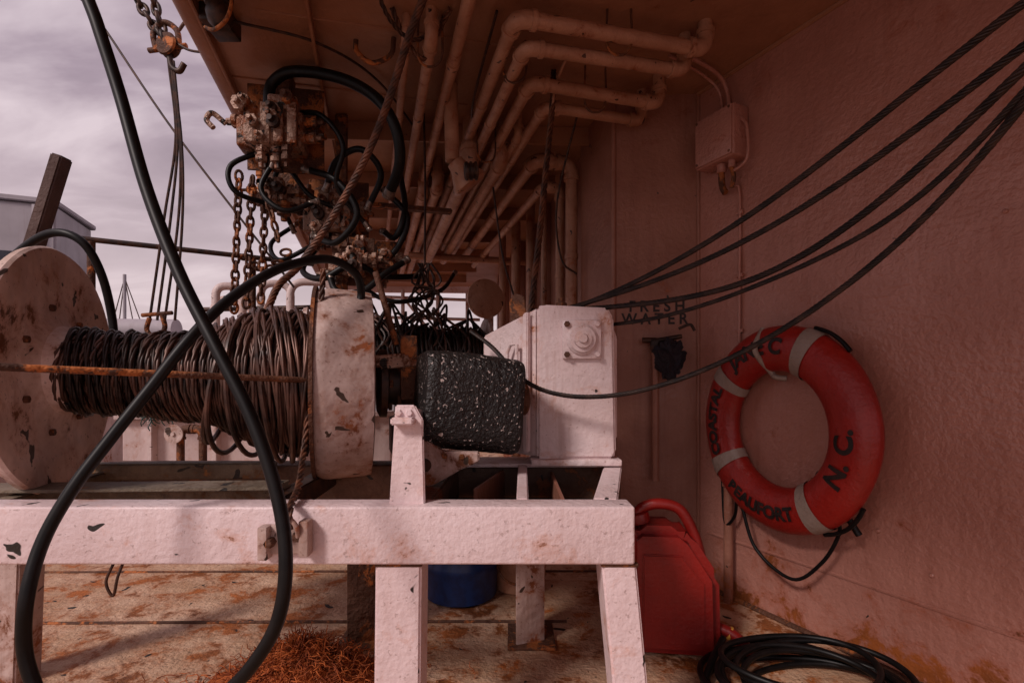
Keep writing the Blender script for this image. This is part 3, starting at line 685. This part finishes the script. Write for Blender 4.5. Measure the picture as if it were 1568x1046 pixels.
parts=[beam('bracket',(-.93,2.12,1.95),(-.93,2.12,2.13),.05,.05,'rust'),beam('bracket_2',(-.80,2.4,1.7),(-.80,2.4,2.13),.06,.012,'rust'),beam('bracket_3',(-.70,2.3,1.40),(-.72,2.3,1.62),.05,.012,'rust'),
       beam('shelf_rail',(-1.05,2.35,1.72),(-.30,2.55,1.72),.05,.02,'rust'),
       tube('lifting_hook',[(-1.09,1.95,1.86),(-1.13,1.93,1.89),(-1.145,1.92,1.86),(-1.12,1.92,1.83)],.010,'valve')]
group('valve_bracket',parts)

chain('hanging_chain',(-1.12,2.1,1.72),(-1.14,2.1,1.18),.045,.006)
chain('hanging_chain.001',(-1.065,2.1,1.70),(-1.09,2.1,1.20),.045,.006)
chain('hanging_chain.002',(-1.01,2.1,1.66),(-1.03,2.1,1.22),.045,.006)
chain('hanging_chain.003',(-.98,2.05,1.62),(-.94,2.05,1.46),.045,.006)
chain('hanging_chain.004',(-1.12,2.15,1.40),(-.95,2.15,1.42),.045,.006,'rust',.06)
chain('boom_chain',(-1.55,2.0,2.50),(-1.375,2.0,2.23),.05,.008,'darkrust')
chain('boom_chain.001',(-1.44,2.0,2.52),(-1.36,2.0,2.22),.05,.008,'darkrust')
parts=[lathe('sheave',(-1.345,1.98,2.19),(0.2,1,0),[(0,.04),(.008,.045),(.015,.032),(.025,.032),(.032,.045),(.04,.04)],'rust',28),
       tube('bow',[(-1.39,2,2.17),(-1.40,2,2.24),(-1.36,2,2.28),(-1.31,2,2.25),(-1.30,2,2.18)],.011,'rust'),
       cyl('pin',(-1.42,2,2.17),(-1.27,2,2.19),.010,'rust'),
       tube('hook',[(-1.34,2,2.17),(-1.33,2,2.11),(-1.30,2,2.09),(-1.28,2,2.12)],.011,'darkrust'),
       tube('hanger',[(-1.30,2,2.25),(-1.27,2,2.29),(-1.22,2,2.33)],.006,'rust')]
group('pulley_block',parts)
for k,(dx,dm,db) in enumerate([(0,0,0),(.01,.03,.03),(-.01,-.025,-.03),(.0,.045,.07)]):
    tube('halyard_line' if k==0 else 'halyard_line.%03d'%k,[(-1.332+dx,2,2.13),(-1.306+dm*.3,2,1.834),(-1.332+dm,2.0,1.528),(-1.40+db,2.02,1.12)],.005,'darkrust',8,8)
parts=[tube('shackle',[(-1.43,2.02,1.13),(-1.44,2.02,1.08),(-1.40,2.02,1.05),(-1.37,2.02,1.09),(-1.38,2.02,1.14)],.009,'rust'),cyl('pin',(-1.46,2.02,1.14),(-1.34,2.02,1.15),.008,'rust')]
group('rigging_shackle',parts)
tube('stay_wire',[(-1.90,2.2,2.56),(-1.779,2.2,2.433),(-1.443,2.2,1.94),(-.937,2.2,1.283)],.005,'darkrust',8,8)
tube('stay_wire.001',[(-1.34,2.0,2.22),(-1.25,1.98,2.16),(-1.14,1.95,2.13)],.005,'darkrust',8,8)

# ---------------------------------------------------------------- wall fittings
bx=wallp(.16,1.853,.045)
parts=[box('enclosure',bx,(.19,.085,.20),'wall',t_,.008,3),box('lid',bx+n_*.046,(.18,.01,.19),'wall',t_,.004),
       cyl('gland',bx+V(0,0,-.10),bx+V(0,0,-.135),.018,'wall'),cyl('gland_2',bx+t_*.05+V(0,0,-.10),bx+t_*.05+V(0,0,-.13),.014,'wall'),
       tube('cable_down',[bx+V(0,0,-.13),bx+V(0,0,-.19)+t_*.005,bx+t_*.02+V(0,0,-.22)],.013,'rust'),
       tube('cable_down_2',[bx+t_*.05+V(0,0,-.13),bx+V(0,0,-.17)+t_*.06,bx+t_*.05+V(0,0,-.21)],.009,'rust'),
       tube('cable_loop',[bx+t_*.09+V(0,0,.05),bx+t_*.12+V(0,0,.0),bx+t_*.12+V(0,0,-.12),bx+t_*.05+V(0,0,-.15)],.006,'wall')]
for sx in (-1,1):
    for sz in (-1,1): parts.append(bolt(bx+n_*.051+t_*.08*sx+V(0,0,.085*sz),n_,.005,'rust',.004))
group('junction_box',parts)
parts=[tube('feed_wire',[wallp(.20,1.66,.02),wallp(.218,1.62,.01),wallp(.218,1.3,.01),wallp(.215,.9,.01)],.006,'wall',6,10)]
for z in (1.55,1.30,1.08): parts.append(box('clip',wallp(.217,z,.008),(.03,.012,.015),'wall',t_,.002))
parts.append(tube('overhead_wire',[(.63,1.9,2.10),(.80,2.02,2.10),(.86,2.06,2.06),(.875,2.06,1.97)],.008,'wall'))
parts.append(tube('overhead_wire_2',[(.60,1.95,2.12),(.77,2.06,2.11),(.845,2.09,2.06),(.86,2.09,1.96)],.006,'wall'))
group('electrical_conduit',parts)
pipe('wall_drain_pipe',[wallp(.19,0,.04),wallp(.19,.50,.04),wallp(.19,.50,-.01)],.018,'wall2')
parts=[pipe('down_pipe',[(.618,2.20,.45),(.618,2.20,1.03),(.618,2.27,1.03)],.014,'wall2'),
       lathe('valve_body',(.618,2.20,1.0),(0,0,1),[(0,.018),(.02,.026),(.05,.026),(.06,.018)],'darkrust',16),
       cyl('tap',(.60,2.19,1.05),(.72,2.17,1.07),.010,'darkrust'),
       cyl('tap_2',(.56,2.2,1.055),(.62,2.2,1.055),.012,'darkrust'),
       tube('handle',[(.70,2.15,1.10),(.74,2.13,1.115),(.76,2.13,1.09)],.006,'darkrust')]
group('fresh_water_tap',parts)
bm=bmesh.new(); bmesh.ops.create_icosphere(bm,subdivisions=5,radius=1)
for v in bm.verts:
    c=v.co.copy(); f=1+.35*mn.noise(c*2.2)+.22*mn.noise(c*5)+.1*mn.noise(c*11)
    v.co=V(.665+c.x*.055*f*(1+.4*c.z),2.155+c.y*.035*f,.965+c.z*.085*f)
finish(bm,'cloth_rag','cloth','all')

def textmesh(body,size,mat,mapf,off=.0,cuts=0):
    cu=bpy.data.curves.new('t','FONT'); cu.body=body; cu.size=size; cu.align_x='CENTER'; cu.align_y='CENTER'; cu.offset=off
    o=bpy.data.objects.new('t',cu); COL.objects.link(o); bpy.context.view_layer.update()
    me=bpy.data.meshes.new_from_object(o.evaluated_get(bpy.context.evaluated_depsgraph_get()))
    bpy.data.objects.remove(o,do_unlink=True)
    bm=bmesh.new(); bm.from_mesh(me)
    bmesh.ops.triangulate(bm,faces=bm.faces)
    if cuts: bmesh.ops.subdivide_edges(bm,edges=bm.edges[:],cuts=cuts,use_grid_fill=True)
    for v in bm.verts: v.co=mapf(v.co.x,v.co.y)
    me2=bpy.data.meshes.new('lettering'); bm.to_mesh(me2); bm.free(); me2.materials.append(M[mat])
    o=bpy.data.objects.new('lettering',me2); COL.objects.link(o); return o
fd=V(.8135-.45,2.229-2.26,0).normalized()
def fm(cx,cz):
    return lambda x,y: V(.45,2.26,0)+fd*(cx-.45+x*.92)+V(0,-.0035,cz+y)
group('painted_label',[textmesh('F R E S H',.068,'ink',fm(.635,1.205),.0016),textmesh('W A T E R',.068,'ink',fm(.625,1.150),.0016)])

# lifebuoy (hangs slightly off the plating)
bc=V(.9405,1.80,.715); tb=V(.32,-.947,0).normalized(); nb=V(-.947,-.32,0).normalized()
Rm,ra,rb=.281,.080,.048
def ringpt(phi,r,off=0):
    d=tb*math.cos(phi)+V(0,0,1)*math.sin(phi); q=max(-1,min(1,(r-Rm)/ra)); return bc+d*r+nb*(rb*math.sqrt(max(0,1-q*q))+off)
def ring(a0,a1,ext,mat,name,segs,closed):
    bm=bmesh.new(); rings=[]
    for i in range(segs+(0 if closed else 1)):
        ph=a0+(a1-a0)*i/segs; d=tb*math.cos(ph)+V(0,0,1)*math.sin(ph); rr=[]
        for k in range(32):
            p=bc+d*(Rm+(ra+ext)*math.cos(2*PI*k/32))+nb*((rb+ext)*math.sin(2*PI*k/32))
            p+=nb*.003*mn.noise(p*9)+d*.003*mn.noise(p*7+V(3,1,2)); rr.append(bm.verts.new(p))
        rings.append(rr)
    m=len(rings)
    for i in range(m if closed else m-1):
        a=rings[i];b=rings[(i+1)%m]
        for k in range(32): bm.faces.new((a[k],a[(k+1)%32],b[(k+1)%32],b[k]))
    return finish(bm,name,mat,'all')
parts=[ring(0,2*PI,0,'red','ring',120,True)]
for k,a in enumerate([65,143,212,-60]):
    a=math.radians(a); parts.append(ring(a-.09,a+.09,.0035,'tape','band_%d'%k,10,False))
def arc(body,deg,inward,size=.085,dr=0):
    p0=math.radians(deg)
    if inward: f=lambda x,y: ringpt(p0+x/Rm,Rm+dr-y,.0035)
    else: f=lambda x,y: ringpt(p0-x/Rm,Rm+dr+y,.0035)
    return textmesh(body,size,'ink',f,.003,2)
parts+= [arc('BEAUFORT',260,True,.060,.01),arc('N. C.',-14,True,.085),arc('JANE C',104,False,.076,.005),arc('COASTAL',178,False,.062,.0)]
parts.append(tube('hook_strap',[ringpt(1.75,Rm+ra,.01),ringpt(1.75,Rm,.012),ringpt(1.75,Rm-ra,.0),ringpt(1.65,Rm-ra-.02,.0),ringpt(1.5,Rm-ra-.025,-.02)],.010,'tape'))
def line(a0,a1,n,nm,bow=0):
    P=[]
    for k in range(n):
        s=k/(n-1); a=math.radians(a0+(a1-a0)*s); P.append(bc+(tb*math.cos(a)+V(0,0,1)*math.sin(a))*(Rm+ra+.006+bow*math.sin(s*PI))+nb*-.005)
    return tube(nm,P,.007,'rubber',4,8)
parts.append(line(68,45,7,'grab_line',.006)); parts.append(line(143,214,12,'grab_line_2')); parts.append(line(-35,-62,8,'grab_line_3',.012))
parts.append(tube('slack_line',[(.870,1.94,.410),(.900,1.89,.264),(.965,1.765,.200),(1.015,1.68,.285),(1.035,1.62,.40),(1.020,1.61,.460)],.006,'rubber'))
parts.append(tube('slack_line_2',[(.84,2.05,.604),(.845,2.055,.471),(.85,2.04,.318),(.870,2.0,.355),(.865,1.97,.437)],.006,'rubber'))
parts.append(tube('slack_line_3',[(1.00,1.65,.47),(1.035,1.60,.47),(1.065,1.57,.41)],.010,'rubber'))
parts.append(tube('wall_hook',[wallp(.49,1.02,0),wallp(.49,1.02,.06),wallp(.49,1.045,.09)],.008,'wall'))
group('lifebuoy',parts)

# jerry can
jc=V(.515,1.70,0); ja=V(1,-.12,0).normalized(); jb=V(.12,1,0).normalized()
def jp(x,z,y=0): return jc+ja*x+jb*y+V(0,0,z*.88)
pr=[(-.135,0.01),(.145,0.01),(.155,.05),(.150,.30),(.07,.44),(.03,.475),(-.10,.475),(-.135,.44)]
parts=[prism('body',[jp(x,z,-.085) for x,z in pr],jb*.17,'jerry',.028),
       tube('handle',[jp(.11,.33,0),jp(.085,.43,0),jp(.04,.52,0),jp(-.03,.54,0),jp(-.09,.515,0),jp(-.105,.46,0)],.018,'jerry'),
       lathe('cap',jp(-.085,.47),(-.25,0,1),[(0,.032),(.02,.032),(.03,.030),(.035,.02)],'jerry',24),
       prism('recess_rib',[jp(-.09,.06,-.092),jp(.10,.06,-.092),jp(.10,.28,-.092),jp(.03,.38,-.092),jp(-.09,.38,-.092)],jb*.01,'jerry',.004),
       tube('spout',[jp(.15,.10,-.02),jp(.20,.08,-.04),jp(.25,.03,-.06)],.018,'jerry'),
       cyl('spout_ring',jp(.185,.085,-.03),jp(.197,.08,-.034),.022,'yellow')]
group('fuel_can',parts)
parts=[lathe('body',(-.21,2.12,0),(0,0,1),[(0,.13),(.01,.145),(.12,.15),(.13,.155),(.15,.155),(.16,.15),(.30,.15),(.31,.155),(.33,.155),(.34,.14)],'blue',48)]
group('blue_drum',parts)
parts=[lathe('body',(.03,2.2,0),(0,0,1),[(0,.10),(.01,.11),(.22,.125),(.225,.132),(.24,.132)],'pipe',40),tube('bail',[(-.09,2.15,.22),(-.04,2.05,.10),(.05,2.05,.08),(.12,2.12,.22)],.005,'rust')]
group('bucket',parts)

# orange twine heap
random.seed(11); bm=bmesh.new()
NG=36; grid=[]
for i in range(NG+1):
    row=[]
    for j in range(NG+1):
        x=(i/NG-.5)*.58; y=(j/NG-.5)*.38; rr=math.hypot(x/1.35,y/.85)
        h=.115*math.exp(-(rr/.135)**2)*(1+.5*mn.noise(V(x*14,y*14,0)))-.006
        row.append(bm.verts.new(V(-.60+x,1.46+y,h)))
    grid.append(row)
for i in range(NG):
    for j in range(NG): bm.faces.new((grid[i][j],grid[i+1][j],grid[i+1][j+1],grid[i][j+1]))
for k in range(2300):
    a=random.uniform(0,2*PI); rr=abs(random.gauss(0,.10)); x=rr*1.35*math.cos(a); y=rr*.85*math.sin(a)
    h=max(0,.115*math.exp(-(rr/.135)**2)); z=random.uniform(h*.85,h+.012)+.003
    P=[V(-.60+x,1.46+y,z)]; d=V(random.uniform(-1,1),random.uniform(-1,1),random.uniform(-.3,.4)).normalized()
    for j in range(5):
        d=(d+V(random.uniform(-1,1),random.uniform(-1,1),random.uniform(-.8,.6))*.9).normalized(); q=P[-1]+d*.014
        if q.z<.003: q.z=.004
        P.append(q)
    tubebm(bm,P,random.uniform(.0010,.0018),3)
finish(bm,'twine_heap','twine','all')

random.seed(8)
parts=[]
for k in range(8):
    P=[]; r=.19+.02*random.uniform(-1,2); cx=.83+random.uniform(-.03,.05); cy=1.44+random.uniform(-.03,.03)
    for i in range(16):
        a=2*PI*i/16; P.append((cx+r*1.2*math.cos(a),cy+r*.85*math.sin(a),.014+.012*k*.8+.008*math.sin(2*a+k)))
    parts.append(tube('turn_%d'%k,P,.009,'rubber',6,10,closed=True))
parts.append(tube('tail',[(.66,1.60,.08),(.58,1.50,.05),(.52,1.40,.014),(.48,1.2,.014)],.010,'rubber'))
parts.append(tube('tail_2',[(.60,1.72,.10),(.72,1.66,.05),(.90,1.62,.05),(1.05,1.50,.04),(1.12,1.35,.03),(1.2,1.1,.02)],.011,'rubber'))
group('hose_coil',parts)

# ---------------------------------------------------------------- sky / sun / camera
w=bpy.data.worlds.new('World'); S.world=w; w.use_nodes=True; nt=w.node_tree
bg=nt.nodes['Background']
sky=nt.nodes.new('ShaderNodeTexSky'); sky.sky_type='NISHITA'; sky.sun_disc=False
EL=math.radians(38); AZ=math.radians(222)
sky.sun_elevation=EL; sky.sun_rotation=AZ; sky.air_density=1.5; sky.dust_density=3
tc=nt.nodes.new('ShaderNodeTexCoord').outputs['Generated']
sep=nt.nodes.new('ShaderNodeSeparateXYZ'); nt.links.new(tc,sep.inputs[0])
zz=math2(nt,'MAXIMUM',sep.outputs[2],0)
za=math2(nt,'ADD',zz,.22)
cb=nt.nodes.new('ShaderNodeCombineXYZ'); nt.links.new(math2(nt,'DIVIDE',sep.outputs[0],za),cb.inputs[0]); nt.links.new(math2(nt,'DIVIDE',sep.outputs[1],za),cb.inputs[1])
mp=mapping(nt,cb.outputs[0],(1.0,1.9,1))
nz=noise(nt,mp,1.5,6,.52,.35)
r=nt.nodes.new('ShaderNodeValToRGB'); nt.links.new(nz,r.inputs['Fac'])
e=r.color_ramp.elements; e[0].position=.36; e[0].color=(.27,.20,.25,1); e[1].position=.66; e[1].color=(.76,.63,.68,1)
x=e.new(.5); x.color=(.43,.33,.39,1)
hz=nt.nodes.new('ShaderNodeMapRange'); hz.inputs['From Min'].default_value=0; hz.inputs['From Max'].default_value=.42; hz.inputs['To Min'].default_value=.85; hz.inputs['To Max'].default_value=0
nt.links.new(zz,hz.inputs['Value'])
cl=mix(nt,hz.outputs[0],r.outputs['Color'],(.88,.71,.72))
sc=nt.nodes.new('ShaderNodeVectorMath'); sc.operation='SCALE'; sc.inputs['Scale'].default_value=10; nt.links.new(cl,sc.inputs[0])
fin=mix(nt,.94,sky.outputs['Color'],sc.outputs[0])
nt.links.new(fin,bg.inputs['Color']); bg.inputs['Strength'].default_value=.1

sd=bpy.data.lights.new('sun','SUN'); sd.energy=2.3; sd.angle=math.radians(12); sd.color=(1,.87,.83)
so=bpy.data.objects.new('sun',sd); COL.objects.link(so)
sv=V(math.sin(AZ)*math.cos(EL),math.cos(AZ)*math.cos(EL),math.sin(EL))
so.rotation_euler=sv.to_track_quat('Z','Y').to_euler(); so.location=(-3,-4,6)

cd=bpy.data.cameras.new('camera'); co=bpy.data.objects.new('camera',cd); COL.objects.link(co)
co.location=(0,0,.89); co.rotation_euler=(PI/2,0,0); cd.lens=18; cd.sensor_width=36; cd.shift_y=57/1568
cd.clip_start=.02; cd.clip_end=2000
S.camera=co
